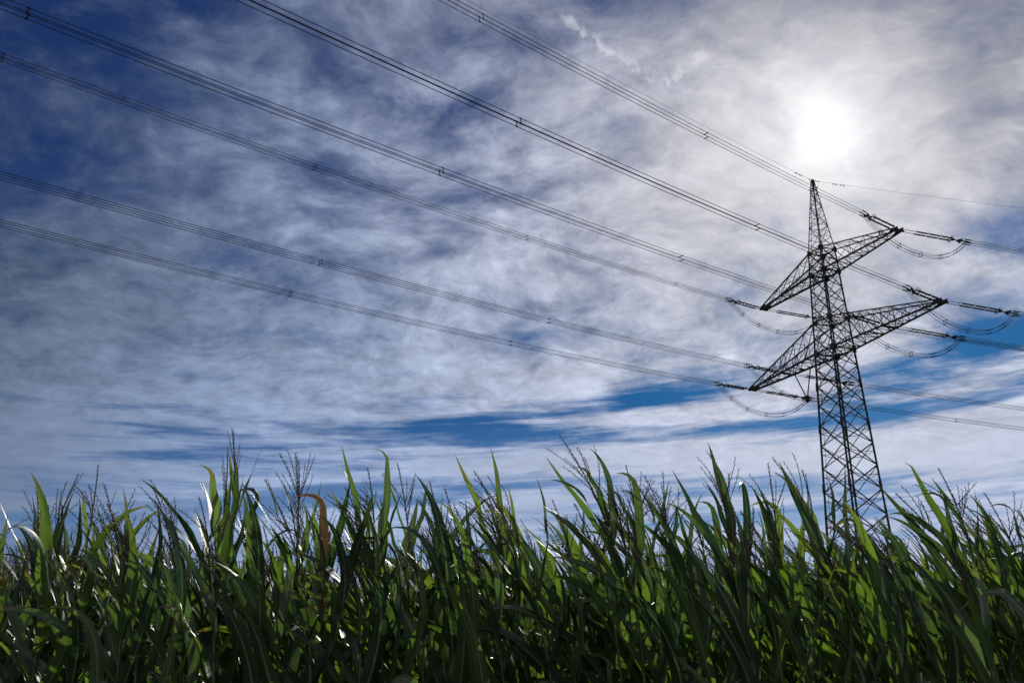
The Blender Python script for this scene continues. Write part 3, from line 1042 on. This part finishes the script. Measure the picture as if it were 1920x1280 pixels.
# prototypes in three states of wind, then copies along the rows
PROTO = []
for w_ in (0.5, 0.95, 1.4):
    PROTO.append([make_plant(rng, H=rng.uniform(1.72, 1.98), wind=w_, lean=0.05 + 0.12 * w_ * rng.uniform(0.6, 1.3), label=CROWD, group=CGROUP, spread=rng.uniform(0.4, 0.95), dry_idx=()) for _ in range(16)])
for gset in PROTO:
    for p in gset:
        p['used'] = False
kids = {p.name: list(p.children) for gset in PROTO for p in gset}
places = []
for row in range(8):
    y = 4.85 + 0.70 * row
    hw = 0.60 * y + 0.35
    x = -hw + rng.uniform(0, 0.1)
    while x < hw + 0.25:
        places.append((x + rng.uniform(-0.03, 0.03), y + rng.uniform(-0.10, 0.10)))
        x += 0.155 + rng.uniform(-0.03, 0.04)
places = [q for q in places if min(math.hypot(q[0] - a, q[1] - b) for a, b in hero_xy) > 0.07]
places.sort(key=lambda q: q[1])
N_IND = 300 - len(HERO)
near, rest = places[:N_IND], places[N_IND:]
for x, y in near:
    wv = 0.70 + 0.32 * (x / (0.57 * y)) + rng.normal(0, 0.2)
    gi = 0 if wv < 0.45 else (1 if wv < 0.72 else 2)
    p = PROTO[gi][int(rng.integers(0, len(PROTO[gi])))]
    rz, sc = rng.uniform(-0.45, 0.45), rng.uniform(0.93, 1.07)
    if not p['used']:
        p['used'] = True
        p.location, p.rotation_euler, p.scale = (x, y, 0), (0, 0, rz), (sc, sc, sc)
    else:
        copy_plant(p, kids[p.name], (x, y, 0), rz, sc, CROWD, CGROUP)
for gset in PROTO:
    for p in gset:
        if not p['used']:
            for ch in list(p.children):
                bpy.data.objects.remove(ch)
            bpy.data.objects.remove(p)
for o in COL.objects:
    if 'used' in o:
        del o['used']

# the rest of the field behind: one mass
VV, FF, UU = [], [], []
far = list(rest)
y = 4.85 + 0.70 * 8
while y < 34:
    hw = 0.62 * y + 1
    x = -hw
    st = 0.16 + 0.010 * max(0, y - 9)
    while x < hw:
        far.append((x + rng.uniform(-0.04, 0.04), y + rng.uniform(-0.1, 0.1)))
        x += st
    y += 0.75 + 0.012 * y
protos_far = []
for i in range(14):
    H = rng.uniform(1.78, 2.0)
    vs, fs, us, o = [], [], [], 0
    z = H
    j = 0
    plane = rng.uniform(0, 3.14)
    while z > 0.7:
        a = plane + (j % 2) * math.pi + rng.uniform(-.4, .4)
        e = R(72 - 4 * j)
        V, F, UV = leaf_arrays(rng, (-0.12 * (z / H) ** 2, 0, z), (math.cos(a) * math.cos(e), math.sin(a) * math.cos(e), math.sin(e)), (0.5 + 0.08 * min(j, 5)), 0.055 + 0.008 * min(j, 4), rng.uniform(0.5, 1.8), rng.uniform(0.5, 4), rng.uniform(-1.5, 1.5), n=7, cross=3)
        vs.append(V)
        us.append(UV)
        fs.append(np.array(F) + o)
        o += len(V)
        z -= 0.14
        j += 1
    # thin spike on top
    for q in range(5):
        t0 = rng.uniform(0, 6.28)
        d = norm(np.array([0.35 * math.cos(t0) - .2, 0.35 * math.sin(t0), 1.0])) if q else np.array([-.15, 0, 1.0])
        V, F, UV = leaf_arrays(rng, (-0.12, 0, H), d, 0.36 if not q else 0.22, 0.006, 0.8, 0.5, 0.2, n=4, cross=3)
        vs.append(V)
        us.append(np.column_stack([UV[:, 0], UV[:, 1] * 0 + 1.0]))
        fs.append(np.array(F) + o)
        o += len(V)
    protos_far.append((np.concatenate(vs), np.concatenate(fs), np.concatenate(us)))
o = 0
for x, y in far:
    V, F, UV = protos_far[int(rng.integers(0, 14))]
    r_ = rng.uniform(-0.5, 0.5)
    s_ = rng.uniform(0.93, 1.07)
    c_, sn = math.cos(r_) * s_, math.sin(r_) * s_
    W_ = np.column_stack([V[:, 0] * c_ - V[:, 1] * sn + x, V[:, 0] * sn + V[:, 1] * c_ + y, V[:, 2] * s_])
    VV.append(W_)
    FF.append(F + o)
    UU.append(UV)
    o += len(V)
me = mesh_from('corn_field', np.concatenate(VV), np.concatenate(FF), M_LEAF, np.concatenate(UU))
fo = bpy.data.objects.new('corn_field', me)
COL.objects.link(fo)
fo['kind'] = 'stuff'
fo['label'] = 'mass of corn behind the front rows reaching back to the pylon'
fo['category'] = 'corn field'
